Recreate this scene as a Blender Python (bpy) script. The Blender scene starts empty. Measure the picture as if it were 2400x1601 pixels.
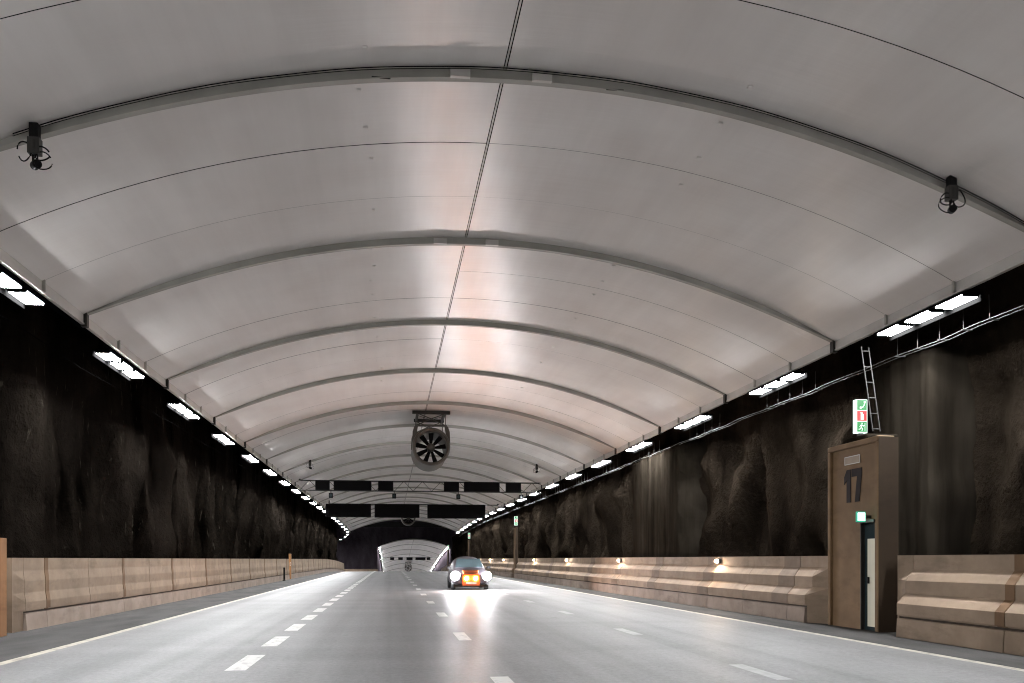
import bpy, bmesh, math, random
from mathutils import Vector, Matrix, noise
random.seed(7)
C = bpy.context.scene.collection
SC = bpy.context.scene
EYE = 1.52
def drop(y):
    return 3.2e-4*max(0.0, y-100.0)**2

# ------------------------------------------------------------------ materials
def newmat(name):
    m = bpy.data.materials.new(name); m.use_nodes = True
    nt = m.node_tree
    return m, nt, nt.nodes['Principled BSDF']
def setc(b, col, rough=0.6, metal=0.0, spec=0.5):
    b.inputs['Base Color'].default_value = (*col, 1)
    b.inputs['Roughness'].default_value = rough
    b.inputs['Metallic'].default_value = metal
    b.inputs['Specular IOR Level'].default_value = spec
def coords(nt, scale):
    tc = nt.nodes.new('ShaderNodeTexCoord'); mp = nt.nodes.new('ShaderNodeMapping')
    mp.inputs['Scale'].default_value = scale
    nt.links.new(tc.outputs['Object'], mp.inputs['Vector'])
    return mp.outputs['Vector']
def noise_tex(nt, scale, sc, detail=5, rough=0.55):
    n = nt.nodes.new('ShaderNodeTexNoise')
    n.inputs['Scale'].default_value = sc; n.inputs['Detail'].default_value = detail
    n.inputs['Roughness'].default_value = rough
    nt.links.new(coords(nt, scale), n.inputs['Vector'])
    return n.outputs['Fac']
def ramp(nt, fac, stops):
    r = nt.nodes.new('ShaderNodeValToRGB')
    el = r.color_ramp.elements
    while len(el) < len(stops): el.new(0.5)
    for e, (p, c) in zip(el, stops):
        e.position = p; e.color = (*c, 1)
    nt.links.new(fac, r.inputs['Fac'])
    return r.outputs['Color']
def mixc(nt, a, b, fac, mode='MULTIPLY'):
    m = nt.nodes.new('ShaderNodeMix'); m.data_type = 'RGBA'; m.blend_type = mode
    if isinstance(fac, float): m.inputs['Factor'].default_value = fac
    else: nt.links.new(fac, m.inputs['Factor'])
    nt.links.new(a, m.inputs['A']); nt.links.new(b, m.inputs['B'])
    return m.outputs['Result']
def bump(nt, b, fac, strength, dist=0.05):
    n = nt.nodes.new('ShaderNodeBump')
    n.inputs['Strength'].default_value = strength; n.inputs['Distance'].default_value = dist
    nt.links.new(fac, n.inputs['Height']); nt.links.new(n.outputs['Normal'], b.inputs['Normal'])
def plain(name, col, rough=0.6, metal=0.0, spec=0.5, var=0.12, sc=3.0):
    m, nt, b = newmat(name); setc(b, col, rough, metal, spec)
    if var:
        f = noise_tex(nt, (1, 1, 1), sc)
        lo = tuple(c*(1-var) for c in col); hi = tuple(min(1, c*(1+var)) for c in col)
        nt.links.new(ramp(nt, f, [(0.3, lo), (0.7, hi)]), b.inputs['Base Color'])
    return m
def emit(name, col, strength):
    m, nt, b = newmat(name); setc(b, (0.02, 0.02, 0.02), 0.5)
    b.inputs['Emission Color'].default_value = (*col, 1)
    b.inputs['Emission Strength'].default_value = strength
    return m
M = {}
# ceiling: satin pale metal sheets
m, nt, b = newmat('ceiling_sheet'); setc(b, (0.72, 0.69, 0.65), 0.37, 0.0, 0.55)
f = noise_tex(nt, (1.1, 0.07, 0.3), 1.2, 5, 0.6)
f2 = noise_tex(nt, (0.25, 5.0, 0.25), 1.3, 3)
f3 = noise_tex(nt, (1, 1, 1), 0.35, 3)
c1 = ramp(nt, f, [(0.3, (0.765, 0.735, 0.71)), (0.7, (0.865, 0.835, 0.81))])
c2 = ramp(nt, f3, [(0.35, (0.90, 0.88, 0.87)), (0.65, (1, 1, 1))])
nt.links.new(mixc(nt, c1, c2, 1.0), b.inputs['Base Color'])
b.inputs['Anisotropic'].default_value = 0.9
tg = nt.nodes.new('ShaderNodeCombineXYZ'); tg.inputs[1].default_value = 1.0
nt.links.new(tg.outputs[0], b.inputs['Tangent'])
mm = nt.nodes.new('ShaderNodeMath'); mm.operation = 'ADD'
nt.links.new(f2, mm.inputs[0]); nt.links.new(f3, mm.inputs[1])
bump(nt, b, mm.outputs[0], 0.12, 0.06)
M['ceiling'] = m
M['rib'] = plain('rib_steel', (0.36, 0.35, 0.315), 0.6, 0.0, 0.3, 0.15, 1.2)
M['trim'] = plain('edge_trim', (0.55, 0.53, 0.50), 0.5, 0.1, 0.4, 0.1, 1.0)
M['dark'] = plain('dark_steel', (0.03, 0.028, 0.025), 0.5, 0.3)
M['shade'] = plain('lamp_housing', (0.003, 0.003, 0.003), 0.9, 0, 0.0, 0)
M['black'] = plain('black_plastic', (0.008, 0.0075, 0.0075), 0.6, 0, 0.08)
M['board'] = plain('unlit_board', (0.007, 0.0065, 0.007), 0.7, 0, 0.0)
M['galv'] = plain('galvanised', (0.055, 0.054, 0.052), 0.6, 0.1, 0.15)
M['fan'] = plain('fan_casing', (0.075, 0.066, 0.055), 0.5, 0.3)
# rock
def rockmat(name, lo, hi, fleck=None):
    m, nt, b = newmat(name); setc(b, hi, 0.95, 0, 0.0)
    f = noise_tex(nt, (1.0, 1.0, 0.32), 0.7, 5, 0.55)
    f2 = noise_tex(nt, (1, 1, 0.8), 5.0, 6, 0.65)
    c = ramp(nt, f, [(0.32, lo), (0.68, hi)])
    c = mixc(nt, c, ramp(nt, f2, [(0.3, (0.78,)*3), (0.75, (1, 1, 1))]), 1.0)
    if fleck:                                  # pale mineral streaks
        f3 = noise_tex(nt, (3.2, 3.2, 0.8), 1.7, 4, 0.55)
        k = ramp(nt, f3, [(0.65, (0, 0, 0)), (0.72, (1, 1, 1))])
        fc = nt.nodes.new('ShaderNodeRGB'); fc.outputs[0].default_value = (*fleck, 1)
        c = mixc(nt, c, fc.outputs[0], k, 'MIX')
    nt.links.new(c, b.inputs['Base Color'])
    vo = nt.nodes.new('ShaderNodeTexVoronoi'); vo.inputs['Scale'].default_value = 1.5
    nt.links.new(coords(nt, (1, 1, .7)), vo.inputs['Vector'])
    ad = nt.nodes.new('ShaderNodeMath'); ad.operation = 'MULTIPLY_ADD'; ad.inputs[1].default_value = 0.9
    nt.links.new(vo.outputs['Distance'], ad.inputs[0]); nt.links.new(f2, ad.inputs[2])
    bump(nt, b, ad.outputs[0], 0.7, 0.2)
    return m
M['rock_r'] = rockmat('rock_brown', (0.004, 0.003, 0.0022), (0.023, 0.0175, 0.0125))
M['rock_l'] = rockmat('rock_black', (0.001, 0.0008, 0.0006), (0.015, 0.012, 0.0095), (0.034, 0.030, 0.024))
M['rock_d'] = rockmat('rock_deep', (0.045, 0.036, 0.043), (0.09, 0.075, 0.088))
# board marked concrete
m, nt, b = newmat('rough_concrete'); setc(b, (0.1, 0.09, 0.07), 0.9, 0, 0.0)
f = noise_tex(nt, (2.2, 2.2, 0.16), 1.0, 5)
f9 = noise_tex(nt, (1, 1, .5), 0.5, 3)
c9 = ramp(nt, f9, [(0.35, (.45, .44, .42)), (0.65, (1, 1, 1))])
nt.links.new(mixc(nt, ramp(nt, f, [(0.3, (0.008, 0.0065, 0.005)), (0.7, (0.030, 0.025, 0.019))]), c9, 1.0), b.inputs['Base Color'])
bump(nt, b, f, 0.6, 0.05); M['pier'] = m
# barrier
def barmat(name, col, var):
    m, nt, b = newmat(name); setc(b, col, 0.75, 0, 0.3)
    f = noise_tex(nt, (1, 1, 1), 0.7, 6, 0.6); f2 = noise_tex(nt, (0.6, 1.0, 1.6), 1.8, 6)
    lo = tuple(c*(1-var) for c in col); hi = tuple(c*(1+var) for c in col)
    c = ramp(nt, f, [(0.3, lo), (0.7, hi)])
    f7 = noise_tex(nt, (1, 0.7, 2.2), 1.1, 6, 0.65)          # long scrapes
    f8 = noise_tex(nt, (1, 1.2, 0.7), 0.9, 5, 0.6)        # run-off stains
    c = mixc(nt, c, ramp(nt, f7, [(0.30, (.74, .73, .72)), (0.46, (1, 1, 1))]), 1.0)
    c = mixc(nt, c, ramp(nt, f8, [(0.33, (.80, .79, .77)), (0.55, (1, 1, 1))]), 0.8)
    nt.links.new(mixc(nt, c, ramp(nt, f2, [(0.3, (0.80, 0.78, 0.76)), (0.62, (1, 1, 1))]), 0.8), b.inputs['Base Color'])
    bump(nt, b, f2, 0.2, 0.02)
    return m
M['bar'] = barmat('barrier_concrete', (0.29, 0.215, 0.152), 0.16)
M['bar_base'] = barmat('barrier_base', (0.315, 0.25, 0.205), 0.14)
M['bar_seg'] = barmat('barrier_segment', (0.205, 0.15, 0.11), 0.14)
M['bar_post'] = barmat('barrier_post', (0.165, 0.095, 0.047), 0.15)
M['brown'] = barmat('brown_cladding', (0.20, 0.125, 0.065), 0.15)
M['brown_d'] = barmat('brown_dark_and_shade', (0.032, 0.019, 0.009), 0.15)  # dark brown of cores and bodies; painted shade on the pillar's near side
M['orange'] = barmat('orange_cladding', (0.36, 0.18, 0.075), 0.12)
M['cream'] = plain('cream_door', (0.72, 0.69, 0.55), 0.5, 0, 0.4, 0.06, 2)
M['glass'] = plain('dark_glass', (0.03, 0.045, 0.05), 0.12, 0, 0.5)
M['num'] = plain('number_paint', (0.022, 0.018, 0.019), 0.7, 0, 0.1)
M['plate'] = plain('plate_grey', (0.26, 0.20, 0.14), 0.5)
# road
m, nt, b = newmat('asphalt'); setc(b, (0.25, 0.25, 0.255), 0.5, 0, 0.14)
f = noise_tex(nt, (1, 0.12, 1), 1.1, 6, 0.6); f2 = noise_tex(nt, (1, 1, 1), 55, 4, 0.7)
f3 = noise_tex(nt, (0.18, 1, 1), 0.6, 5, 0.6)
c = ramp(nt, f, [(0.3, (0.174, 0.172, 0.174)), (0.7, (0.235, 0.233, 0.236))])
c = mixc(nt, c, ramp(nt, f2, [(0.3, (0.72,)*3), (0.65, (1.08,)*3)]), 0.8)
c = mixc(nt, c, ramp(nt, f3, [(0.35, (0.84,)*3), (0.6, (1, 1, 1))]), 1.0)
f4 = noise_tex(nt, (1.0, 0.008, 0.1), 1.3, 2, 0.5)     # wheel tracks
c = mixc(nt, c, ramp(nt, f4, [(0.38, (0.74,)*3), (0.58, (1, 1, 1))]), 1.0)
f6 = noise_tex(nt, (1, 0.6, 1), 14, 5, 0.75)             # aggregate
c = mixc(nt, c, ramp(nt, f6, [(0.34, (0.78,)*3), (0.66, (1.12,)*3)]), 1.0)
f5 = noise_tex(nt, (1, 0.35, 1), 3.0, 6, 0.7)           # dark blots
c = mixc(nt, c, ramp(nt, f5, [(0.27, (0.72,)*3), (0.40, (1, 1, 1))]), 1.0)
nt.links.new(c, b.inputs['Base Color'])
nt.links.new(ramp(nt, f, [(0.3, (0.44,)*3), (0.7, (0.58,)*3)]), b.inputs['Roughness'])
bump(nt, b, f2, 0.15, 0.01); M['road'] = m
m, nt, b = newmat('shoulder_asphalt'); setc(b, (0.07, 0.07, 0.07), 0.8, 0, 0.12)
f = noise_tex(nt, (1, 0.3, 1), 1.5, 6); f2 = noise_tex(nt, (1, 1, 1), 60, 3)
c = ramp(nt, f, [(0.3, (0.035, 0.034, 0.033)), (0.7, (0.075, 0.073, 0.070))])
nt.links.new(mixc(nt, c, ramp(nt, f2, [(0.3, (0.7,)*3), (0.65, (1.05,)*3)]), 0.8), b.inputs['Base Color'])
bump(nt, b, f2, 0.3, 0.01); M['shoulder'] = m
def paintmat(name, col, wear, low=None):
    m, nt, b = newmat(name); setc(b, col, 0.55, 0, 0.4)
    f = noise_tex(nt, (1, 0.5, 1), 6, 6, 0.7)
    nt.links.new(ramp(nt, f, [(wear-0.08, low or tuple(c*0.5 for c in col)), (wear+0.1, col)]), b.inputs['Base Color'])
    return m
M['paint'] = paintmat('white_paint', (0.50, 0.49, 0.475), 0.40)
M['paint_y'] = paintmat('cream_paint', (0.38, 0.35, 0.275), 0.44)
M['paint_w'] = paintmat('worn_paint', (0.26, 0.258, 0.256), 0.5, (0.205, 0.203, 0.204))
# light givers
M['lamp'] = emit('lamp_diffuser', (0.97, 0.98, 1.0), 262)
M['wall_lamp'] = emit('wall_lamp_lens', (1.0, 0.74, 0.52), 750)
M['head'] = emit('headlight_lens', (0.95, 0.96, 1.0), 950)
M['amber'] = emit('amber_lens', (1.0, 0.36, 0.10), 1700)
M['s_white'] = emit('sign_white', (0.80, 1.0, 0.90), 1.4)
M['s_green'] = emit('sign_green', (0.0, 0.50, 0.09), 0.75)
M['s_red'] = emit('sign_red', (0.95, 0.01, 0.015), 0.9)
M['s_exit'] = emit('exit_face', (0.62, 1.0, 0.84), 5.0)
M['s_teal'] = emit('exit_edge', (0.0, 0.55, 0.30), 0.8)
M['white'] = plain('white_vinyl', (0.75, 0.74, 0.72), 0.5, var=0.05)
M['car'] = plain('car_paint', (0.10, 0.085, 0.10), 0.35, 0.3, 0.5, 0.05)
M['car_o'] = plain('car_orange', (0.25, 0.055, 0.014), 0.4, 0, 0.3, 0.05)
M['tyre'] = plain('tyre_rubber', (0.015, 0.015, 0.016), 0.8)

# ------------------------------------------------------------------ mesh helpers
class MB:
    def __init__(s): s.bm = bmesh.new()
    def face(s, pts):
        vs = [s.bm.verts.new(p) for p in pts]
        return s.bm.faces.new(vs)
    def box(s, x0, x1, y0, y1, z0, z1):
        v = [s.bm.verts.new(p) for p in ((x0,y0,z0),(x1,y0,z0),(x1,y1,z0),(x0,y1,z0),(x0,y0,z1),(x1,y0,z1),(x1,y1,z1),(x0,y1,z1))]
        for q in ((0,3,2,1),(4,5,6,7),(0,1,5,4),(1,2,6,5),(2,3,7,6),(3,0,4,7)): s.bm.faces.new([v[i] for i in q])
        return s
    def prism(s, poly, axis, a0, a1):
        """poly: 2D points; axis 'y' -> (x,z) points extruded along y, 'x' -> (y,z) along x, 'z' -> (x,y) along z"""
        def P(p, a):
            return {'y': (p[0], a, p[1]), 'x': (a, p[0], p[1]), 'z': (p[0], p[1], a)}[axis]
        A = [s.bm.verts.new(P(p, a0)) for p in poly]; B = [s.bm.verts.new(P(p, a1)) for p in poly]
        n = len(poly)
        s.bm.faces.new(A[::-1]); s.bm.faces.new(B)
        for i in range(n): s.bm.faces.new((A[i], A[(i+1) % n], B[(i+1) % n], B[i]))
        return s
    def tube(s, pts, r, n=6, closed=False):
        pts = [Vector(p) for p in pts]; rings = []
        N = len(pts)
        for i, p in enumerate(pts):
            d = (pts[(i+1) % N] if (closed or i+1 < N) else p) - (pts[i-1] if (closed or i > 0) else p)
            d.normalize()
            up = Vector((0, 0, 1)) if abs(d.z) < 0.9 else Vector((1, 0, 0))
            u = d.cross(up).normalized(); w = u.cross(d)
            rings.append([s.bm.verts.new(p + (u*math.cos(t)+w*math.sin(t))*r) for t in [2*math.pi*k/n for k in range(n)]])
        for i in range(N if closed else N-1):
            A, B = rings[i], rings[(i+1) % N]
            for k in range(n): s.bm.faces.new((A[k], A[(k+1) % n], B[(k+1) % n], B[k]))
        if not closed:
            s.bm.faces.new(rings[0][::-1]); s.bm.faces.new(rings[-1])
        return s
    def lathe_y(s, prof, n=32, closed=False):
        """prof: list of (r, y); spun round the y axis"""
        rings = [[s.bm.verts.new((r*math.cos(2*math.pi*k/n), y, r*math.sin(2*math.pi*k/n))) for k in range(n)] for r, y in prof]
        L = len(prof)
        for i in range(L if closed else L-1):
            A, B = rings[i], rings[(i+1) % L]
            for k in range(n): s.bm.faces.new((A[k], B[k], B[(k+1) % n], A[(k+1) % n]))
        if not closed:
            if prof[0][0] > 1e-4: s.bm.faces.new(rings[0])
            if prof[-1][0] > 1e-4: s.bm.faces.new(rings[-1][::-1])
        return s
    def move(s, d):
        bmesh.ops.translate(s.bm, verts=s.bm.verts, vec=Vector(d)); return s
    def build(s, name, mat, parent=None, smooth=False, bevel=0.0, loc=None):
        bmesh.ops.recalc_face_normals(s.bm, faces=s.bm.faces)
        me = bpy.data.meshes.new(name); s.bm.to_mesh(me); s.bm.free()
        if mat: me.materials.append(mat)
        if smooth:
            for p in me.polygons: p.use_smooth = True
        o = bpy.data.objects.new(name, me); C.objects.link(o)
        if parent: o.parent = parent
        if loc: o.location = loc
        if bevel:
            md = o.modifiers.new('bevel', 'BEVEL'); md.width = bevel; md.segments = 2; md.limit_method = 'ANGLE'
        return o
def tag(o, label=None, cat=None, group=None, kind=None):
    if label: o['label'] = label
    if cat: o['category'] = cat
    if group: o['group'] = group
    if kind: o['kind'] = kind
    return o
def thing(name, loc, label, cat, group=None, rz=0.0):
    o = bpy.data.objects.new(name, None); C.objects.link(o); o.location = loc; o.rotation_euler = (0, 0, rz)
    o.empty_display_size = 0.2
    return tag(o, label, cat, group)
def dup(root, loc, label=None, rz=None):
    r = root.copy(); C.objects.link(r); r.location = loc
    if rz is not None: r.rotation_euler = (0, 0, rz)
    if label: r['label'] = label
    for ch in list(root.children):
        c = ch.copy(); C.objects.link(c); c.parent = r
        for g in list(ch.children):
            d = g.copy(); C.objects.link(d); d.parent = c
    return r
ORD = ['nearest', 'second', 'third', 'fourth', 'fifth', 'sixth', 'seventh', 'eighth', 'ninth', 'tenth', 'eleventh', 'twelfth',
       'thirteenth', 'fourteenth', 'fifteenth', 'sixteenth', 'seventeenth', 'eighteenth', 'nineteenth', 'twentieth',
       'twenty-first', 'twenty-second', 'twenty-third', 'twenty-fourth', 'twenty-fifth']

# ------------------------------------------------------------------ ground
def ysteps(a, b, near=2.0):
    out = [a]
    while out[-1] < b: out.append(min(b, out[-1]+near))
    return out
def strip(name, xa, xb, y0, y1, dz, mat, parent=None, step=3.0):
    mb = MB(); ys = ysteps(y0, y1, step)
    fa = xa if callable(xa) else (lambda y: xa); fb = xb if callable(xb) else (lambda y: xb)
    R = [(mb.bm.verts.new((fa(y), y, dz-drop(y))), mb.bm.verts.new((fb(y), y, dz-drop(y)))) for y in ys]
    for a, c in zip(R, R[1:]): mb.bm.faces.new((a[0], a[1], c[1], c[0]))
    return mb.build(name, mat, parent)
ground = strip('ground', -60, 30, -30, 330, -0.03, M['shoulder']); tag(ground, kind='structure')
road = strip('road', -5.66, 8.60, -30, 330, 0.0, M['road']); tag(road, kind='structure')
left_sh = strip('road_shoulder', -7.9, -5.665, -30, 150, -0.006, M['shoulder']); tag(left_sh, kind='structure')
right_sh = strip('road_shoulder', 8.605, 11.0, -30, 330, -0.006, M['shoulder']); tag(right_sh, kind='structure')
ramp_road = strip('ramp_road', -45, -5.67, 150.01, 200, -0.004, M['road']); tag(ramp_road, kind='structure')
def markings():
    strip('edge_line', -5.70, -5.53, -20, 175, 0.004, M['paint_y'], road)
    strip('edge_line', 8.47, 8.64, -20, 300, 0.004, M['paint_y'], road)
    def dashes(x, w, ys, ln, mat):
        mb = MB()
        for y in ys:
            mb.face([(x-w/2, y-ln/2, .004-drop(y)), (x+w/2, y-ln/2, .004-drop(y)), (x+w/2, y+ln/2, .004-drop(y)), (x-w/2, y+ln/2, .004-drop(y))])
        mb.build('lane_line', mat, road)
    dashes(-2.11, 0.28, [9.9+3.35*i for i in range(45)], 1.95, M['paint'])
    dashes(1.38, 0.24, [10.3+6.85*i for i in range(22)], 1.75, M['paint'])
    dashes(4.92, 0.22, [11.2+6.6*i for i in range(22)], 1.6, M['paint_w'])
markings()

# ------------------------------------------------------------------ vaulted ceiling
CX, HW, ZE, ZC = 2.1, 8.8, 6.92, 9.04
RR = (HW**2+(ZC-ZE)**2)/(2*(ZC-ZE))
def vz(x): return ZC-RR+math.sqrt(max(0, RR*RR-(x-CX)**2))
BAY, Y0 = 7.05, 13.3
def vault(name, label, ys, zf, cx, hw, loc_bay, gap=0.013, seam=-0.37):
    root = thing(name, (cx, ys[0], 0), label, 'ceiling')
    N = 40
    for bi, (ya, yb) in enumerate(zip(ys, ys[1:])):
        mb = MB()
        for k in range(3):
            a = ya+(yb-ya)*k/3+gap/2; c = ya+(yb-ya)*(k+1)/3-gap/2
            for s in (-1, 1):
                xs = [cx+seam+s*(0.03+(hw-s*seam-0.03)*i/(N//2)) for i in range(N//2+1)]
                off = 0.005*math.sin(bi*3.1+k*2.3+s)      # sheets never sit perfectly flush
                A = [mb.bm.verts.new((x-cx, a-ys[0], zf(x)-drop(a)+off)) for x in xs]
                B = [mb.bm.verts.new((x-cx, c-ys[0], zf(x)-drop(c)+off*0.3)) for x in xs]
                for i in range(len(xs)-1): mb.bm.faces.new((A[i], A[i+1], B[i+1], B[i]))
            for bx in (-2.55, 3.4):                         # fixing heads
                for t in (0.22, 0.74):
                    if random.random() < .6:
                        yb2 = a+(c-a)*t-ys[0]; zz = zf(cx+bx)-drop(a); bx2 = bx+random.uniform(-.1, .1)
                        mb.box(bx2-.035, bx2+.035, yb2-.03, yb2+.03, zz-.022, zz+.01)
        mb.build('ceiling_bay', M['ceiling'], root, smooth=True).data.set_sharp_from_angle(angle=0.6)
    mb = MB()                                              # pale cover strip in the crown seam
    for ya, yb in zip(ys, ys[1:]):
        mb.face([(seam+-0.014, ya-ys[0], zf(cx+seam)+.004-drop(ya)), (seam+0.014, ya-ys[0], zf(cx+seam)+.004-drop(ya)), (seam+0.014, yb-ys[0], zf(cx+seam)+.004-drop(yb)), (seam+-0.014, yb-ys[0], zf(cx+seam)+.004-drop(yb))])
    mb.build('crown_strip', M['trim'], root)
    for ya in ys:                                           # crescent rib hanging under each bay joint
        mb = MB(); xs = [cx-hw+2*hw*i/48 for i in range(49)]
        def dep(x): return 0.135*(1-abs((x-cx)/hw)**7)+0.004
        for (o0, o1, d0, d1) in ((-0.045, 0.045, 0, 1.0), (-0.065, 0.065, 1.0, 1.0)):
            rows = []
            for x in xs:
                z = zf(x)-drop(ya)
                if d0 == 0: za, zb = z-dep(x), z+0.05
                else: za, zb = z-dep(x)-0.018, z-dep(x)
                rows.append([mb.bm.verts.new((x-cx, ya-ys[0]+o, zz)) for o, zz in ((o0, za), (o1, za), (o1, zb), (o0, zb))])
            for r, q in zip(rows, rows[1:]):
                for i in range(4): mb.bm.faces.new((r[i], r[(i+1) % 4], q[(i+1) % 4], q[i]))
            mb.bm.faces.new(rows[0][::-1]); mb.bm.faces.new(rows[-1])
        mb.build('rib', M['rib'], root)
    for s in (-1, 1):                                       # edge fascia and its brackets
        x = cx+s*hw
        mb = MB(); x0, x1 = (x+0.005, x+0.045) if s > 0 else (x-0.045, x-0.005)
        zb, zt = zf(x)-0.20, zf(x)+0.03
        for (za, zz, xa, xb) in ((zb, zt, x0, x1), (zb-0.03, zb, x0-0.02, x1+0.02)):
            rows = [[mb.bm.verts.new((xx-cx, y-ys[0], z2-drop(y))) for xx, z2 in ((xa, za), (xb, za), (xb, zz), (xa, zz))] for y in ys]
            for r, q in zip(rows, rows[1:]):
                for i in range(4): mb.bm.faces.new((r[i], r[(i+1) % 4], q[(i+1) % 4], q[i]))
        mb.build('edge_fascia', M['trim'], root)
        for ya in ys:
            MB().box(x-cx-0.065, x-cx+0.065, ya-ys[0]-0.07, ya-ys[0]+0.07, zb-0.07-drop(ya), zt+0.01-drop(ya)).build('edge_bracket', M['dark'], root)
            mb = MB()
            for t in (1/3, 2/3):
                yy = ya+BAY*t
                if yy > ys[-1]: continue
                mb.box(x-cx-0.052, x-cx+0.052, yy-ys[0]-0.03, yy-ys[0]+0.03, zb-drop(yy), zt+0.02-drop(yy))
            if len(mb.bm.verts): mb.build('edge_clip', M['rib'], root)
            else: mb.bm.free()
    return root
ribs = [Y0+BAY*k for k in range(-5, 20)]
main_vault = vault('vaulted_ceiling', 'pale grey arched ceiling of satin sheets with dark ribs over the wide road', ribs, vz, CX, HW, None)
# small plates and slots on the two nearest ribs
for k, (y, xs) in enumerate(((Y0, ((1.04, 'p'), (2.3, 'p'), (-.15, 's'), (3.46, 's'))), (Y0+BAY, ((1.13, 'p'), (2.34, 'p'))))):
    for x, t in xs:
        z = vz(x)
        if t == 'p': MB().box(x-.15-CX, x+.15-CX, y-.12-ribs[0], y-.051-ribs[0], z-.17, z-.05).build('junction_plate', M['trim'], main_vault)
        else: MB().box(x-.14-CX, x+.14-CX, y-.062-ribs[0], y-.052-ribs[0], z-.16, z-.135).build('rib_slot', M['dark'], main_vault)
# cable conduits along the camera ribs
def conduit(y, x0, x1, label):
    mb = MB()
    for dz, r in ((0.03, 0.009), (0.062, 0.006)):
        mb.tube([(x-CX, -0.13, vz(x)-dz-0.004*math.sin(x*3)) for x in [x0+(x1-x0)*i/60 for i in range(61)]], r, 5)
    o = mb.build('cable_run', M['black'], None, loc=(CX, y, 0)); tag(o, label, 'cable')
conduit(Y0, -5.3, 11.0, 'thin black cables strapped along the nearest ceiling rib between two cameras')

# ------------------------------------------------------------------ tunnel lights
def light_proto(label):
    t = thing('tunnel_light', (0, 0, 0), label, 'light')
    mb = MB(); mb.box(-.19, .20, -1.55, 1.55, .012, .055); mb.box(.20, .215, -1.55, 1.55, -.11, .055);  # the thin hanging box is an added skirt keeping light off the rock
    for k in range(3):
        for ye in (-1.53+k*1.06, -1.5+k*1.06+.803): mb.box(-.17, .17, ye, ye+.025, -.027, .011)
    mb.box(.08, .14, -1.3, -1.2, .055, .45); mb.box(.08, .14, 1.2, 1.3, .055, .45)
    mb.build('housing', M['shade'], t)
    for k in range(3):
        MB().box(-.165, .165, -1.5+k*1.06, -1.5+k*1.06+0.80, -.024, .011).build('diffuser', M['lamp'], t)
    return t
LZ = 5.06+EYE
def left_x(y):
    return -6.98 - 0.0065*max(0, y-142)**1.9
rowdefs = []
proto = None
k0 = [16.85+BAY*i for i in range(-5, 23)]
def lrow(xf, ys, zl, group, fmt):
    global proto
    n = 0
    for y in ys:
        if y < 13: label = fmt[1]
        else: label = fmt[0] % ORD[min(n, 24)]; n += 1
        a = math.atan2(xf(y+1)-xf(y-1), 2.0)+(math.pi if xf(20) < 0 else 0)
        p = (xf(y), y, zl-drop(y))
        if proto is None:
            proto = light_proto(label); o = proto; o.location = p; o.rotation_euler = (0, 0, -a)
        else: o = dup(proto, p, label, -a)
        o['group'] = group
lrow(lambda y: 11.0, k0[:24], LZ, 'lights along the right ceiling edge', ('white light panels, %s group along the right ceiling edge', 'white light panels over the near right road, behind the viewer'))
lrow(left_x, k0[:], LZ, 'lights along the left ceiling edge', ('white light panels, %s group along the left ceiling edge', 'white light panels over the near left road, behind the viewer'))

# ------------------------------------------------------------------ rock walls
def rockwall(name, label, xf, side, y0, y1, mat, seed, amp, zmax=8.2, step=0.3):
    ys = ysteps(y0, min(y1, 62), step)+([] if y1 <= 62 else ysteps(62, y1, 0.7)[1:])
    zs = [0.26*i-0.1 for i in range(int(zmax/0.26)+2)]
    mb = MB(); G = []
    for y in ys:
        col = []
        for z in zs:
            p = Vector((seed, y*0.22, z*0.06)); q = Vector((seed+9, y*0.9, z*0.22)); r = Vector((seed+3, y*2.2, z*0.9))
            n1 = noise.noise(p); n2 = noise.noise(q); n3 = noise.noise(r)
            rid = 1-abs(noise.noise(Vector((seed+21, y*0.30+0.35*n2+z*.07, z*0.16))))*2
            d = amp*(0.65*n1+0.36*n2+0.15*n3+0.05*noise.noise(Vector((seed, y*5, z*3)))+0.55*max(0, rid)**2-0.25)
            d = max(-1.0*amp, min(0.85*amp, d))
            if z > 5.2: d *= max(0.25, 1-(z-5.2)*0.6)
            col.append(mb.bm.verts.new((xf(y)-side*d, y, z-drop(y))))
        G.append(col)
    for A, B in zip(G, G[1:]):
        for i in range(len(zs)-1): mb.bm.faces.new((A[i], A[i+1], B[i+1], B[i]))
    o = mb.build(name, mat, None, smooth=True)
    return tag(o, label, 'rock wall')
rockwall('rock_wall', 'dark brown rough rock wall with vertical folds behind the right barrier', lambda y: 12.65, 1, -5, 183, M['rock_r'], 3.7, 1.5)
rockwall('rock_wall', 'black rough rock wall behind the left barrier, curving away far off', lambda y: left_x(y)-1.9, -1, 2, 186, M['rock_l'], 11.3, 1.0)
def pier(name, label, y0, y1, x, z1, seed):
    mb = MB(); G = []; ny, nz = 70, 40
    for i in range(ny+1):
        u = i/ny; y = y0+(y1-y0)*u; col = []
        for k in range(nz+1):
            v = k/nz; z = z1*v
            e = min((u-.03-.05*noise.noise(Vector((seed, z*.9, 0))))*(y1-y0), (1-u-.03-.05*noise.noise(Vector((seed+5, z*.8, 0))))*(y1-y0), (1-v)*z1-.25*noise.noise(Vector((seed, y*.9, 2)))-.1)
            e = max(0, min(1, e/.22)); e = e*e*(3-2*e)
            d = .10*noise.noise(Vector((y*1.6, z*.12, seed)))+.05*noise.noise(Vector((y*5, z*.35, seed)))+.03*noise.noise(Vector((y*4, z*3, seed)))
            col.append(mb.bm.verts.new((x+1.5-1.5*e-d, y, z)))
        G.append(col)
    for A, B in zip(G, G[1:]):
        for k in range(nz): mb.bm.faces.new((A[k], A[k+1], B[k+1], B[k]))
    o = mb.build(name, M['pier'], None, smooth=True); tag(o, label, 'concrete pier')
pier('concrete_pier', 'streaky concrete slab on the rock wall between two small wall lamps', 33.9, 41.6, 11.62, 6.6, 2.2)
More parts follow.
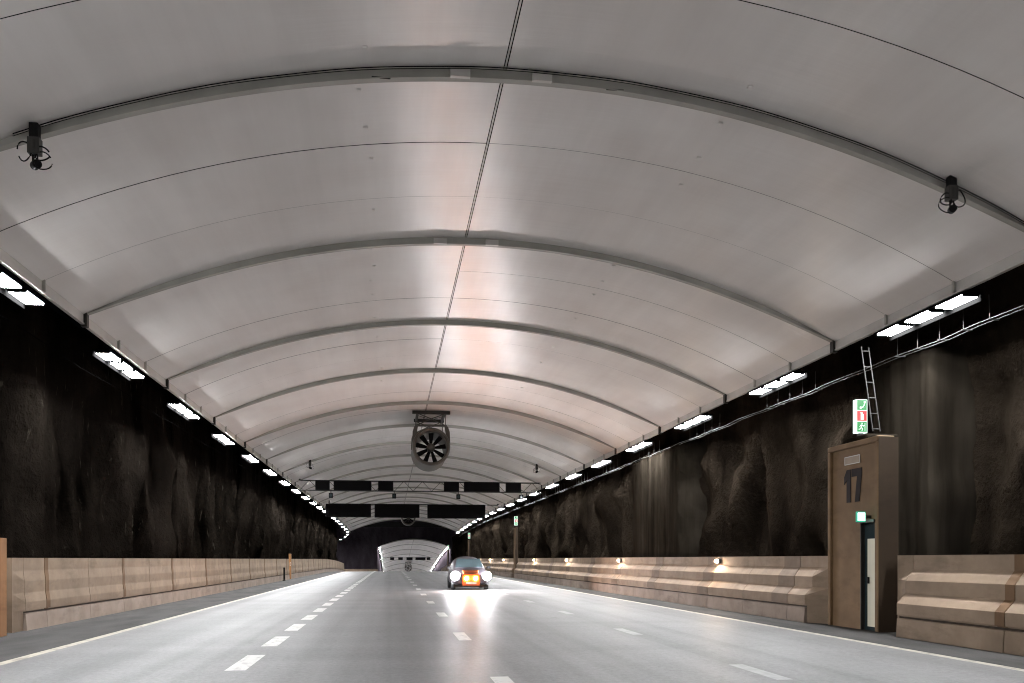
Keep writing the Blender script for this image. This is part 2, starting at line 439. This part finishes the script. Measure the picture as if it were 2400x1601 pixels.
pier('concrete_pier', 'dark streaky concrete slab directly behind the brown pillar numbered 17', 17.8, 20.6, 11.95, 6.6, 7.7)

# ------------------------------------------------------------------ barriers
def profile(side, x_top, zt, s1, s2):
    """points (x, z) from top to ground; side = direction towards the road"""
    P = [(0, zt), (0, zt-.27), (s1, zt-.50), (s1, zt-.75), (s1+s2, zt-.95), (s1+s2, 0.425), (s1+s2-.05, 0.42), (s1+s2-.05, 0.40)]
    return [(x_top+side*a, z) for a, z in P]
def sweep(mb, prof, xf, y0, y1, back, flat0=False, flat1=False, xt=0, grow=0.0, side=1):
    n = max(1, int((y1-y0)/2.5)); st = [y0+(y1-y0)*i/n for i in range(n+1)]
    rows = []
    for i, y in enumerate(st):
        f = (i == 0 and flat0) or (i == n and flat1)
        zb = min(prof[-1][1], .364); pts = [((xt if f else px)+side*grow, pz) for px, pz in prof]+[(back, zb if prof[-1][1] < .39 else .40), (back, prof[0][1])]
        rows.append([mb.bm.verts.new((px+xf(y), y, pz-drop(y))) for px, pz in pts])
    for A, B in zip(rows, rows[1:]):
        for i in range(len(A)): mb.bm.faces.new((A[i], A[(i+1) % len(A)], B[(i+1) % len(A)], B[i]))
    mb.bm.faces.new(rows[0][::-1]); mb.bm.faces.new(rows[-1])
def barrier(label, side, x_top, zt, s1, s2, y0, y1, hip0, hip1, first_post, pitch, pw, xf=lambda y: 0.0, post=None):
    root = thing('concrete_barrier', (x_top, y0, 0), label, 'barrier')
    pr = [(px-x_top, pz) for px, pz in profile(side, x_top, zt, s1, s2)]
    X = lambda y: xf(y+y0); dr = drop
    def add(name, a, b, mat, **kw):
        mb = MB(); sweep(mb, pr, xf, a, b, -side*0.35, side=side, **kw)
        mb.move((0, -y0, 0)); mb.build(name, mat, root)
    g = 0.012
    a0, b0 = y0, y1
    if hip0: pr.append((pr[-2][0], -.05)); add('end_piece', y0, y0+0.55, M['bar'], flat0=True, xt=0); pr.pop(); a0 = y0+0.55+g
    if hip1: pr.append((pr[-2][0], -.05)); add('end_piece', y1-0.55, y1, M['bar'], flat1=True, xt=0); pr.pop(); b0 = y1-0.55-g
    cuts = []
    y = first_post
    while y < b0:
        if y > a0+0.2 and y+pw < b0-0.1: cuts.append((y, y+pw, 'p'))
        if a0+0.3 < y+pitch/2 < b0-0.2: cuts.append((y+pitch/2, y+pitch/2, 'j'))
        y += pitch
    cuts.sort(); c = a0
    for (ya, yb, t) in cuts:
        add('barrier_panel', c, ya-g, M['bar'])
        if t == 'p': add('barrier_post', ya, yb, post or M['bar_post'], grow=0.008)
        c = yb+g
    add('barrier_panel', c, b0, M['bar'])
    keep = pr[:]
    t2 = s1+s2
    pr[:] = [(side*(t2-.05), .364), (side*t2, .355), (side*(t2+.025), -.05)]
    c = a0; bs = M['bar'] if y0 < 10 else M['bar_base']
    for (ya, yb, t) in cuts:
        if ya-g-c > .3: add('base_strip', c, ya-g, bs); c = yb+g if t == 'j' else ya+g
    add('base_strip', c, b0, bs)
    pr[:] = keep
    add_core = MB().box(-side*0.30, -side*0.02, 0, y1-y0, -.05, zt-.03)
    add_core.bm.free()
    add_core = MB().box(-side*0.30, -side*0.02, .3, min(y1, 100)-y0-.3, -.05, zt-.03).box(-side*.02, side*(s1+s2-.06), .55, min(y1, 100)-y0-.55, 0.3, 0.45)
    if y0 < 70: add_core.build('barrier_core', M['brown_d'], root)
    else: add_core.bm.free()
    return root
XR = 10.25
barrier('tan stepped concrete barrier at the near right, nearer than the numbered pillar', -1, XR, 1.60, .17, .19, 5.0, 16.55, False, True, 6.95, 6.0, .22)
barrier('tan stepped concrete barrier with warm wall lamps, between the two right pillars', -1, XR, 1.60, .17, .19, 19.3, 70.0, True, False, 20.8, 5.6, .9, post=M['bar_seg'])
barrier('tan concrete barrier beyond the far right brown pillar', -1, XR, 1.60, .17, .19, 71.6, 181.0, False, False, 75.2, 5.6, .6, post=M['bar_seg'])
barrier('tan concrete barrier along the left shoulder with orange-brown joint strips', 1, -7.78, 1.55, .022, .028, 19.3, 148, True, False, 21.0, 5.75, .20)

def gore():
    mb = MB(); pr = [(px, pz) for px, pz in profile(-1, 0, 1.45, .05, .05)]
    root = mb.prism([(-11.5, 0), (-2.6, 0), (-2.6, 1.42), (-11.5, 1.42)], 'y', 176.2, 176.7).move((0, 0, -drop(176.4))).build('ramp_barrier', M['bar'])
    tag(root, 'low pale barrier far off across the left branch, below the dark rock', 'barrier')
gore()

# wall lamps on the right barrier
wl = None
for i, y in enumerate((26.2, 38.1, 49.8, 61.5, 78.6, 89.5, 101.0)):
    lab = 'small warm lamp on the right barrier, %s from the numbered pillar' % ('first' if i == 0 else ORD[i])
    p = (XR-0.012, y, 1.46)
    if wl is None:
        wl = thing('wall_lamp', p, lab, 'wall lamp', 'lamps on the right barrier')
        MB().box(-.10, 0, -.12, .12, -.06, .07).build('housing', M['dark'], wl, bevel=.015)
        bm = bmesh.new(); bmesh.ops.create_icosphere(bm, subdivisions=3, radius=1)
        for v in bm.verts: v.co = Vector((-.101-.075*abs(v.co.x), v.co.y*.10, v.co.z*.055))
        mb = MB(); mb.bm.free(); mb.bm = bm; mb.build('lens', M['wall_lamp'], wl)
    else: dup(wl, (p[0], y, p[2]-drop(y)), lab)

# ------------------------------------------------------------------ right emergency pillars
def emergency_pillar(loc, label, full):
    t = thing('emergency_pillar', loc, label, 'pillar', 'brown emergency pillars on the right')
    # local: x towards rock, y along the road, z up; road face at x = 0, 2.1 long
    L, H, D, DD = 2.1, 4.1, 0.36, 0.15
    mb = MB(); mb.box(0.07, D, 0.78, L-.12, 0, H-.12); mb.box(0.07, D, .12, 0.78, 2.32, H-.12); mb.build('face_panel', M['brown'], t)
    mb = MB(); mb.box(0, D+.02, L-.12, L, 0, H-.12); mb.box(0, D+.02, 0, .12, 0, H-.12); mb.box(0, D+.02, 0, L, H-.12, H)
    mb.build('frame', M['brown'], t, bevel=.02)
    MB().box(.02, D+.015, -.012, -.001, 0, H-.02).build('side_shade_panel', M['brown_d'], t)  # near side's shade put into a thin sheet of darker brown
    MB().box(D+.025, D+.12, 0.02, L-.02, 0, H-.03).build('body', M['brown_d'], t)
    MB().box(.06, DD, .765, .78, 0, 2.31).build('door_jamb', M['dark'], t)
    d = MB().box(DD, DD+.05, .125, .76, 0.0, 2.31).build('door', M['glass'], t)
    MB().box(DD-.014, DD-.001, .135, .62, .08, 1.96).build('door_panel', M['cream'], d)
    MB().box(DD-.05, DD-.0145, .54, .58, 1.0, 1.14).build('handle', M['black'], d)
    MB().box(-.03, .06, .10, .80, 2.30, 2.36).build('door_hood', M['dark'], t)
    MB().box(.09, D+.5, .6, 1.6, H+.001, H+.13).build('cap', M['pier'], t, bevel=.05)
    if full:
        pf = MB(); pf.box(.052, .066, .78, 1.42, 3.62, 3.80); pf = pf.build('name_plate', M['plate'], t)
        fr = MB()
        for q in ((.78, 1.42, 3.785, 3.80), (.78, 1.42, 3.62, 3.635), (.78, .795, 3.635, 3.785), (1.405, 1.42, 3.635, 3.785)): fr.box(.048, .0515, *q)
        fr.build('plate_rim', M['trim'], pf)
        # "17", read from the road: text runs towards -y
        mb = MB(); y1 = 1.42; zb, zt = 2.78, 3.50
        one = [(-.03, .58), (.08, .73), (.24, .73), (.24, 0), (.07, 0), (.07, .50), (-.03, .41)]
        seven = [(.28, .73), (.70, .73), (.70, .58), (.60, 0), (.42, 0), (.51, .56), (.28, .56)]
        for g in (one, seven): mb.prism([(y1-u, zb+v) for u, v in g], 'x', .056, .069)
        tag(mb.build('number', M['num'], t), 'dark painted number 17')
    return t
def sign_stack(loc, label, full):
    t = thing('emergency_sign', loc, label, 'sign', 'lit sign boxes on pillar tops')
    MB().box(-.135, .135, -.07, .07, 0.06, .80).build('light_box', M['s_white'], t, bevel=.01)
    MB().box(-.05, .05, -.05, .05, -.02, .055).build('foot', M['dark'], t)
    y = -.075
    def pane(nm, z0, mat): return MB().box(-.112, .112, y-.004, y, z0, z0+.218).build(nm, mat, t)
    g1 = pane('phone_panel', .565, M['s_green']); r1 = pane('extinguisher_panel', .325, M['s_red']); g2 = pane('exit_panel', .085, M['s_green'])
    yy = y-.006
    mb = MB(); pts = [(-.055, yy, .615), (-.02, yy, .61), (.02, yy, .63), (.045, yy, .665), (.06, yy, .72), (.06, yy, .755)]
    mb.tube(pts, .013, 6); mb.tube(pts[:2], .024, 6); mb.tube(pts[-2:], .024, 6); mb.build('phone_symbol', M['s_white'], g1)
    mb = MB().box(-.032, .032, yy-.003, yy, .345, .475); mb.box(-.012, .012, yy-.003, yy, .476, .51); mb.box(-.05, -.013, yy-.003, yy, .49, .505); mb.build('extinguisher_symbol', M['s_white'], r1)
    mb = MB()
    mb.tube([(-.01, yy, .265), (.0, yy, .268)], .018, 6)
    for seg in ([(-.005, yy, .24), (-.02, yy, .18)], [(-.02, yy, .18), (.01, yy, .15), (-.005, yy, .11)], [(-.02, yy, .18), (-.045, yy, .145), (-.08, yy, .14)], [(-.005, yy, .235), (.03, yy, .21), (.05, yy, .225)], [(-.005, yy, .235), (-.04, yy, .225), (-.055, yy, .19)]):
        mb.tube(seg, .010, 5)
    mb.box(.062, .072, yy-.003, yy, .10, .28); mb.build('running_figure', M['s_white'], g2)
    return t
emergency_pillar((10.02, 16.9, 0), 'tall brown emergency pillar marked 17 with a narrow cream door', True)
sg = sign_stack((10.26, 18.0, 4.24), 'green and red lit sign box on top of the pillar numbered 17', True)
ex = thing('exit_sign', (9.86, 17.28, 2.42), 'small glowing white-green exit sign over the cream door', 'sign')
MB().box(-.10, .10, -.03, .03, -.11, .11).build('light_box', M['s_teal'], ex, bevel=.01)
MB().box(-.08, .08, -.038, -.031, -.085, .085).build('lit_face', M['s_exit'], ex)
MB().box(.10, .24, -.02, .02, -.03, .03).build('bracket', M['dark'], ex)
farp = None
for i, (y, lab) in enumerate(((70.2, 'tall thin brown pillar far off on the right, behind the warm barrier lamps'), (113.5, 'distant thin brown pillar right behind the oncoming car'), (156.0, 'most distant brown pillar at the right, near the dark portal'))):
    emergency_pillar((10.02, y, -drop(y)), lab, False).scale = (.45, .5, 1)
    dup(sg, (10.14, y+.5, 4.24-drop(y)), 'green, white and red lit sign on ' + ('the tall thin far right pillar', 'the distant pillar behind the oncoming car', 'the most distant right pillar')[i])

# left posts
def left_post(loc, label):
    t = thing('emergency_post', loc, label, 'post', 'orange posts on the left barrier')
    MB().box(-.55, 0, 0, .30, 0, 1.94).build('body', M['orange'], t, bevel=.015)
    mb = MB(); n = 28
    A = []
    for k in range(n):
        c, s = math.cos(2*math.pi*k/n), math.sin(2*math.pi*k/n)
        A.append([mb.bm.verts.new((-.17+r*c, yy, 1.15+1.25*r*s)) for r, yy in ((.115, -.012), (.085, -.012), (.085, -.002), (.115, -.002))])
    for k in range(n):
        a, b2 = A[k], A[(k+1) % n]
        for i in range(4): mb.bm.faces.new((a[i], a[(i+1) % 4], b2[(i+1) % 4], b2[i]))
    mb.build('ring_symbol', M['white'], t)
    return t
lp = left_post((-7.55, 18.2, 0), 'orange-brown post with a white ring at the left edge of the photo')
dup(lp, (-7.62, 68.6, 0), 'thin orange-brown post far along the left barrier').scale = (.3, 1, 1)
mp = thing('marker_post', (-7.42, 62.6, 0), 'short black post before the left barrier, beside the thin orange post', 'post')
MB().box(-.06, .06, 0, .16, 0.08, .95).build('panel', M['black'], mp, bevel=.03); MB().box(-.10, .10, -.03, .28, 0, .08).build('foot', M['dark'], mp)

# ------------------------------------------------------------------ cable ladders
def cable_ladder():
    t = thing('cable_ladder', (11.6, 12, 0), 'thin steel cable rail on hangers under the right light row', 'cable rail')
    ys = ysteps(12, 150, 1.0); mb = MB()
    for dx in (-.06, .10):
        mb.tube([(dx, y-12, 6.22+0.02*math.sin(y*2.1)-0.03*math.sin(math.pi*((y-13.3) % BAY)/BAY)-drop(y)) for y in ys], .010, 5)
    mb.build('rail', M['galv'], t)
    hy = [y for y in [12.4+.78*i for i in range(140)] if abs(((y-16.85+BAY/2) % BAY)-BAY/2) < 1.95][:72]
    for y in hy:
        MB().box(-.10, .14, y-12-.012, y-12+.012, 6.18, 6.20).tube([(-.06, y-12, 6.2), (-.06, y-12+.02*math.sin(y*7), 6.68)], .008, 5).build('hanger', M['galv'], t)
cable_ladder()
o = MB().tube([(0, y-12, 6.3-0.03*math.sin(y*.9)-drop(y)) for y in ysteps(12, 140, 1.2)], .010, 5).build('cable', M['shade'], None, loc=(-7.62, 12, 0)); tag(o, 'thin dark cable strung below the left light row', 'cable')
t = thing('vertical_ladder', (11.2, 18.9, 4.5), 'short steel cable ladder hanging down behind the green and red sign', 'cable ladder')
mb = MB(); mb.tube([(-.11, 0, 0), (-.40, 0, 1.95)], .014, 5); mb.build('side_rail', M['galv'], t)
mb = MB(); mb.tube([(.07, 0, 0), (-.22, 0, 1.95)], .014, 5); mb.build('side_rail', M['galv'], t)
mb = MB()
for k in range(6): mb.tube([(-.11-.29*k/5.4, 0, .05+k*.36), (.07-.29*k/5.4, 0, .05+k*.36)], .012, 5)
mb.build('rungs', M['galv'], t)

# ------------------------------------------------------------------ surveillance cameras on the ribs
def cctv(loc, label, s):
    t = thing('surveillance_camera', loc, label, 'camera', 'cameras hanging from ceiling ribs'); t.scale = (.62, .62, .62)
    MB().box(-.10, .10, -.10, .10, -.03, .30).build('mount', M['black'], t, bevel=.02)
    mb = MB().box(-.13, .13, -.11, .11, -.40, -.03); mb.box(-.035, .035, -.135, -.11, -.36, -.10); mb.build('junction_box', M['dark'], t, bevel=.02)
    mb = MB().tube([(-.04, 0, -.40), (-.04, 0, -.56)], .022, 6); mb.tube([(.06, 0, -.40), (.06, 0, -.56)], .016, 6); mb.build('neck', M['black'], t)
    h = MB().lathe_y([(.0, -.26), (.085, -.26), (.10, -.22), (.10, .16), (.07, .22), (0, .22)], 18).build('camera_head', M['black'], t, smooth=True)
    h.location = (0.02, 0, -.63); h.rotation_euler = (0.25, 0, 0.5*s)
    l = MB().lathe_y([(0, -.275), (.06, -.275), (.06, -.262), (0, -.262)], 16).build('lens', M['black'], h)
    for q, (cx, cz, rx, rz, r) in enumerate(((-.20*s, -.36, .15, .22, .016), (.17*s, -.40, .16, .16, .018), (.18*s, -.56, .20, .20, .015))):
        pts = [(cx+rx*math.cos(a), -.05+.04*math.sin(a*2+q), cz+rz*math.sin(a)) for a in [math.pi*(0.15+1.8*k/18)+(0 if s*cx > 0 else math.pi) for k in range(19)]]
        MB().tube(pts, r, 5).build('cable_loop', M['black'], t)
    return t
cctv((-4.98, 13.1, vz(-4.98)-.22), 'black camera with looped cables on the nearest rib, upper left', 1)
cctv((9.06, 13.1, vz(9.06)-.12), 'black camera with looped cables on the nearest rib, upper right', -1)
cctv((-5.0, Y0+BAY*6-.2, vz(-5.0)-.1), 'distant small black camera on a far rib, left of the jet fan', 1)
cctv((9.3, Y0+BAY*6-.2, vz(9.3)-.1), 'distant small black camera on a far rib, right of the jet fan', -1)

# ------------------------------------------------------------------ jet fans
def jet_fan(loc, label):
    t = thing('jet_fan', loc, label, 'fan', 'jet fans under the ceiling crown')
    MB().lathe_y([(.80, -.1), (.86, -.16), (.93, -.14), (.965, -.02), (.965, .25), (.94, .3), (.94, 3.2), (.90, 3.3), (.80, 3.3), (.77, 3.1), (.77, .3)], 40, closed=True).build('casing', M['fan'], t, smooth=False)
    MB().lathe_y([(0, .22), (.12, .24), (.21, .34), (.21, 1.2), (0, 1.25)], 24).build('hub', M['fan'], t, smooth=True)
    mb = MB()
    for k in range(9):
        a = 2*math.pi*k/9+.14; pts = []
        for r, w, tw in ((.19, .10, .9), (.48, .12, .55), (.775, .135, .38)):
            u = Vector((math.cos(a), 0, math.sin(a))); v = Vector((-math.sin(a), 0, math.cos(a)))
            dv = v*w*math.cos(tw)+Vector((0, 1, 0))*w*math.sin(tw)
            pts.append((u*r-dv, u*r+dv))
        for off in (0.0, 0.025):
            for (p, q), (p2, q2) in zip(pts, pts[1:]):
                o3 = Vector((0, .6+off, 0)); mb.face([p+o3, q+o3, q2+o3, p2+o3])
    mb.build('rotor', M['black'], t)
    top = 1.86
    mb = MB(); mb.box(-.95, .95, -.05, .12, top-.22, top-.06); mb.box(-.80, .80, 2.6, 2.75, top-.22, top-.06); mb.box(-.74, -.62, -.05, 2.75, top-.20, top-.08); mb.box(.62, .74, -.05, 2.75, top-.20, top-.08)
    mb.build('ceiling_plate', M['dark'], t)
    for y in (0, 2.68):
        mb = MB(); mb.box(-.78, .78, y-.04, y+.06, 1.02, 1.10)
        for s in (-1, 1):
            mb.tube([(s*.72, y, top-.2), (s*.72, y, 1.05)], .022, 6)
            mb.tube([(s*.68, y, top-.2), (0, y, 1.40), (-s*.66, y, 1.10)], .026, 6)
            mb.tube([(s*.66, y, 1.55), (0, y, 1.34), (-s*.66, y, 1.55)], .012, 5)
            mb.prism([(s*.66, 1.05), (s*.84, 1.02), (s*.93, .75), (s*.955, .15), (s*.90, .15), (s*.74, .62)], 'y', y-.05, y+.06)
        mb.build('hanger_frame', M['fan'], t)
    return t
fan = jet_fan((2.0, 44.0, 7.19), 'large round jet fan hanging in front of the sign gantries')
dup(fan, (2.3, 117.5, 7.15-drop(117.5)), 'second jet fan, small and dark below the farther gantry')
dup(fan, (4.8, 248.0, 6.0-drop(248)), 'tiny jet fan deep inside the far tunnel opening')

# ------------------------------------------------------------------ gantries and boards
def truss(y, x0, x1, z0, z1, label, nseg=26):
    t = thing('gantry_truss', (CX, y, 0), label, 'gantry')
    mb = MB()
    for yy in (0, .5):
        mb.box(x0-CX, x1-CX, yy-.035, yy+.035, z1-.05, z1); mb.box(x0-CX, x1-CX, yy-.03, yy+.03, z0, z0+.04)
    mb.build('chords', M['dark'], t)
    for i in range(nseg):
        mb = MB()
        a = x0+(x1-x0)*i/nseg-CX; c = x0+(x1-x0)*(i+1)/nseg-CX
        mb.tube([(a, 0, z1-.03), (c, 0, z0+.02)] if i % 2 else [(a, 0, z0+.02), (c, 0, z1-.03)], .018, 5)
        mb.build('lattice_bar', M['galv'], t)
    for x in (x0, x1): MB().box(x-CX-.06, x-CX+.06, -.05, .55, z1, max(z1+.05, vz(min(max(x, CX-HW), CX+HW)))).build('ceiling_hanger', M['dark'], t)
def board(x0, x1, y, z0, z1, label, cat, group):
    t = thing('sign_board', ((x0+x1)/2, y, z0), label, cat, group)
    w = (x1-x0)/2; h = z1-z0
    MB().box(-w, w, -.26, -.05, 0, h).build('cabinet', M['black'], t, bevel=.02)
    MB().box(-w+.05, w-.05, -.27, -.262, .05, h-.05).build('display', M['board'], t)
    return t
truss(62.0, -6.3, 10.7, 6.32, 7.05, 'thin lattice gantry beam across the road carrying six black boards')
b1 = ((724, 757, 'small square black sign board, first from the left on the nearer gantry'), (766, 853, 'wide black sign board, left half of the nearer gantry'), (868, 903, 'small square black board left of centre on the nearer gantry'),
      (1019, 1054, 'small square black board right of centre on the nearer gantry'), (1065, 1147, 'wide black sign board, right half of the nearer gantry'), (1161, 1196, 'small square black board, last at the right on the nearer gantry'))
def px2x(px, y): # disp pixel -> X at depth y (design-time helper only)
    a = (px-1175.5)/2000.0; c, s = 0.99051, 0.13743
    return y*(a*c+s)/(c-a*s)
for a, c, lab in b1: board(px2x(a, 61.8), px2x(c, 61.8), 61.95, 6.32, 7.02, lab, 'sign board', 'black boards on the nearer gantry')
for i, px in enumerate((760, 905, 1052, 1196)):
    x = px2x(px, 62)
    t = thing('lane_signal', (x, 61.9, 6.30), 'small black lane signal under the nearer gantry, %s from the left' % ('first', 'second', 'third', 'fourth')[i], 'signal', 'lane signals under the nearer gantry')
    MB().box(-.025, .025, -.03, .03, -.16, .0).build('stem', M['dark'], t); MB().box(-.14, .14, -.12, .12, -.50, -.16).build('head', M['black'], t, bevel=.02)
    MB().lathe_y([(0, -.135), (.09, -.135), (.10, -.121), (0, -.121)], 16).move((0, 0, -.33)).build('lens', M['glass'], t)
truss(86.5, -6.0, 10.6, 6.90, 6.97, 'second thin gantry beam farther off carrying three wide black boards', 8)
for a, c, z0, lab in ((748, 852, 5.62, 'wide black sign board, leftmost on the farther gantry'), (860, 963, 5.60, 'wide black sign board, middle one on the farther gantry'), (981, 1114, 5.55, 'widest black sign board, rightmost on the farther gantry')):
    board(px2x(a, 86.4), px2x(c, 86.4), 86.4, z0, 6.92, lab, 'sign board', 'black boards on the farther gantry')

# ------------------------------------------------------------------ dark chamber, portal and far tunnel
YP = 182.0
FCX, FHW = 4.75, 7.15
FE, FC = 6.40, 7.97
FR = (FHW**2+(FC-FE)**2)/(2*(FC-FE))
def fz(x): return FC-FR+math.sqrt(max(0, FR*FR-(x-FCX)**2))
def portal():
    mb = MB(); d = drop(YP); xl, xr = FCX-FHW-.5, FCX+FHW+.5
    N = 24; xs = [xl+(xr-xl)*i/N for i in range(N+1)]
    arch = [(x, (fz(min(max(x, FCX-FHW), FCX+FHW))+.12)-d) for x in xs]
    top = 13.0
    poly = [(-48, -6), (xl, -6)]+arch+[(xr, -6), (16, -6), (16, top), (-48, top)]
    mb.prism(poly, 'y', YP, YP+1.0)
    o = mb.build('portal_wall', M['rock_d']); tag(o, 'dark rock end wall with the arched opening of the far tunnel', 'rock wall')
    mb = MB(); ys = ysteps(146.8, YP, 4.0); xs = [-50+66*i/24 for i in range(25)]
    G = [[mb.bm.verts.new((x, y, 10.6+.9*noise.noise(Vector((x*.2, y*.2, 4)))-drop(y))) for x in xs] for y in ys]
    for A, B in zip(G, G[1:]):
        for i in range(len(xs)-1): mb.bm.faces.new((A[i], A[i+1], B[i+1], B[i]))
    tag(mb.build('cavern_roof', M['rock_d'], None, smooth=True), 'dark unlit rock roof of the cavern before the far tunnel opening', 'rock roof')
    # dark beam with stepped shoulders closing the end of the wide vault
    y = 148.2; d = drop(y); mb = MB()
    mb.box(-5.9, 10.4, y, y+.4, 7.72-d, 8.55-d); mb.box(-6.9, -5.9, y, y+.4, 7.3-d, 8.0-d); mb.box(10.4, 11.1, y, y+.4, 7.3-d, 8.0-d)
    tag(mb.build('steel_beam', M['black']), 'dark horizontal steel beam at the end of the wide vault', 'beam')
portal()
fys = [YP+1+2*BAY*k for k in range(0, 9)]
vault('vaulted_ceiling', 'pale arched ceiling inside the far tunnel opening', fys, fz, FCX, FHW, None, gap=.03, seam=0)
lrow(lambda y: FCX+FHW+.05, [YP+3+4.2*i for i in range(25)], FE-.12, 'right light row of the far tunnel', ('bright dot of light, %s in the right row of the far tunnel', ''))
lrow(lambda y: FCX-FHW-.05, [YP+3+4.2*i for i in range(25)], FE-.12, 'left light row of the far tunnel', ('bright dot of light, %s in the left row of the far tunnel', ''))
for s in (-1, 1):
    x = FCX+s*(FHW+.75); mb = MB()
    rows = [[mb.bm.verts.new((x, y, z-drop(y))) for z in (-.2, 7.2)] for y in ysteps(YP+1, 305, 5)]
    for A, B in zip(rows, rows[1:]): mb.bm.faces.new((A[0], A[1], B[1], B[0]))
    o = mb.build('tunnel_wall', M['rock_d']); md = o.modifiers.new('thick', 'SOLIDIFY'); md.thickness = .3
    tag(o, 'dark side wall inside the far tunnel, %s side' % ('left' if s < 0 else 'right'), 'rock wall')
yg = 217.0; d = drop(yg)
t = thing('gantry_truss', (FCX, yg, -d), 'tiny gantry beam inside the far tunnel opening', 'gantry')
MB().box(-6.6, 6.6, .0, .1, 6.35, 6.42).box(-6.6, 6.6, 0, .1, 5.7, 5.75).build('chords', M['dark'], t)
for i, (a, c) in enumerate(((-5.0, -4.0), (-3.0, -1.9), (-1.0, 0.5), (1.2, 3.7), (4.0, 4.9))):
    board(FCX+a, FCX+c, yg, 5.72-d, 6.40-d, 'tiny black board on the gantry in the far tunnel, %s from the left' % ('first', 'second', 'third', 'fourth', 'fifth')[i], 'sign board', 'boards in the far tunnel')

# ------------------------------------------------------------------ oncoming car
def car(loc):
    t = thing('car', loc, 'oncoming car with two dazzling headlights and a glowing orange nose', 'car')
    # stations: y, list of half-section (x, z) from bottom centre outwards to top centre
    S = [(0.00, [(0, .30), (.62, .30), (.72, .42), (.72, .60), (.60, .70), (0, .72)]),
         (0.22, [(0, .22), (.80, .22), (.88, .42), (.87, .66), (.74, .80), (0, .84)]),
         (0.85, [(0, .20), (.84, .20), (.92, .45), (.91, .82), (.80, 1.02), (0, 1.06)]),
         (1.05, [(0, .20), (.84, .20), (.92, .45), (.91, .84), (.80, 1.08), (0, 1.11)]),
         (1.60, [(0, .20), (.84, .20), (.92, .45), (.90, .88), (.68, 1.60), (0, 1.64)]),
         (2.90, [(0, .20), (.84, .20), (.92, .45), (.90, .88), (.68, 1.66), (0, 1.69)]),
         (3.70, [(0, .20), (.84, .20), (.92, .45), (.90, .88), (.66, 1.60), (0, 1.64)]),
         (4.20, [(0, .25), (.80, .25), (.88, .45), (.86, .86), (.66, 1.00), (0, 1.05)]),
         (4.30, [(0, .32), (.72, .32), (.80, .45), (.78, .78), (.60, .90), (0, .94)])]
    mb = MB(); rows = []
    for y, h in S:
        full = [(-x, z) for x, z in h[::-1]]+[(x, z) for x, z in h[1:-1]]
        rows.append([mb.bm.verts.new((x, y, z)) for x, z in full])
    n = len(rows[0])
    for A, B in zip(rows, rows[1:]):
        for i in range(n): mb.bm.faces.new((A[i], A[(i+1) % n], B[(i+1) % n], B[i]))
    mb.bm.faces.new(rows[0]); mb.bm.faces.new(rows[-1][::-1])
    body = mb.build('body', M['car'], t, smooth=True); sb = body.modifiers.new('sub', 'SUBSURF'); sb.levels = 2; sb.render_levels = 2
    for e in body.data.edges: pass
    mb = MB(); mb.face([(-.70, 1.03, 1.13), (.70, 1.03, 1.13), (.58, 1.42, 1.55), (-.58, 1.42, 1.55)])
    o = mb.build('windscreen', M['glass'], t); md = o.modifiers.new('thick', 'SOLIDIFY'); md.thickness = .02
    MB().prism([(-.44, .22), (.44, .22), (.46, .70), (.36, .80), (-.36, .80), (-.46, .70)], 'y', -.05, .25).build('nose_panel', M['car_o'], t, bevel=.03)
    MB().prism([(-.36, .80), (.36, .80), (.42, .98), (-.42, .98)], 'y', .22, .80).build('bonnet_panel', M['car_o'], t, bevel=.03)
    for s in (-1, 1):
        h = MB().lathe_y([(0, 0), (.21, 0), (.22, .03), (0, .06)], 20).build('headlight', M['head'], t); h.location = (s*.78, -.02, .70)
        MB().lathe_y([(.215, -.02), (.235, -.02), (.235, .12), (.215, .12)], 20, closed=True).build('bezel', M['black'], h)
        a = MB().lathe_y([(0, 0), (.085, 0), (.09, .03), (0, .04)], 16).build('amber_lamp', M['amber'], t); a.location = (s*.22, -.09, .58)
        m2 = MB().box(-.10, .10, 0, .12, 0, .13).build('wing_mirror', M['black'], t, bevel=.03); m2.location = (s*1.0, 1.15, 1.05)
        for y in (.80, 3.45):
            w = MB().lathe_y([(.0, -.1), (.20, -.11), (.31, -.10), (.325, 0), (.31, .10), (.20, .11), (0, .1)], 24).build('wheel', M['tyre'], t, smooth=True)
            w.rotation_euler = (0, 0, math.pi/2); w.location = (s*.82, y, .325)
    MB().box(-.26, .26, -.085, -.06, .30, .41).build('number_plate', M['white'], t)
    MB().box(-.86, .86, -.03, .2, .16, .26).build('bumper', M['black'], t, bevel=.04)
    return t
car((3.89, 42.7, 0))

# ------------------------------------------------------------------ world, camera, render settings
w = bpy.data.worlds.new('World'); SC.world = w; w.use_nodes = True
bg = w.node_tree.nodes['Background']; bg.inputs['Color'].default_value = (0.010, 0.011, 0.014, 1); bg.inputs['Strength'].default_value = 0.05
cam = bpy.data.cameras.new('Camera'); co = bpy.data.objects.new('Camera', cam); C.objects.link(co)
co.location = (0, 0, EYE); co.rotation_euler = (math.radians(90), 0, -math.atan(277.5/2000))
cam.sensor_width = 36; cam.lens = 36*2000/2351; cam.shift_y = 500/2351; cam.clip_start = 0.1; cam.clip_end = 2000
SC.camera = co
SC.view_settings.view_transform = 'Standard'; SC.view_settings.look = 'None'; SC.view_settings.gamma = 1; SC.view_settings.exposure = 0
SC.cycles.use_denoising = True
try: SC.cycles.denoiser = 'OPENIMAGEDENOISE'
except Exception: pass
SC.cycles.max_bounces = 8; SC.cycles.diffuse_bounces = 5; SC.cycles.glossy_bounces = 3
SC.cycles.sample_clamp_indirect = 8.0
SC.cycles.use_light_tree = True
SC.cycles.filter_width = 1.1
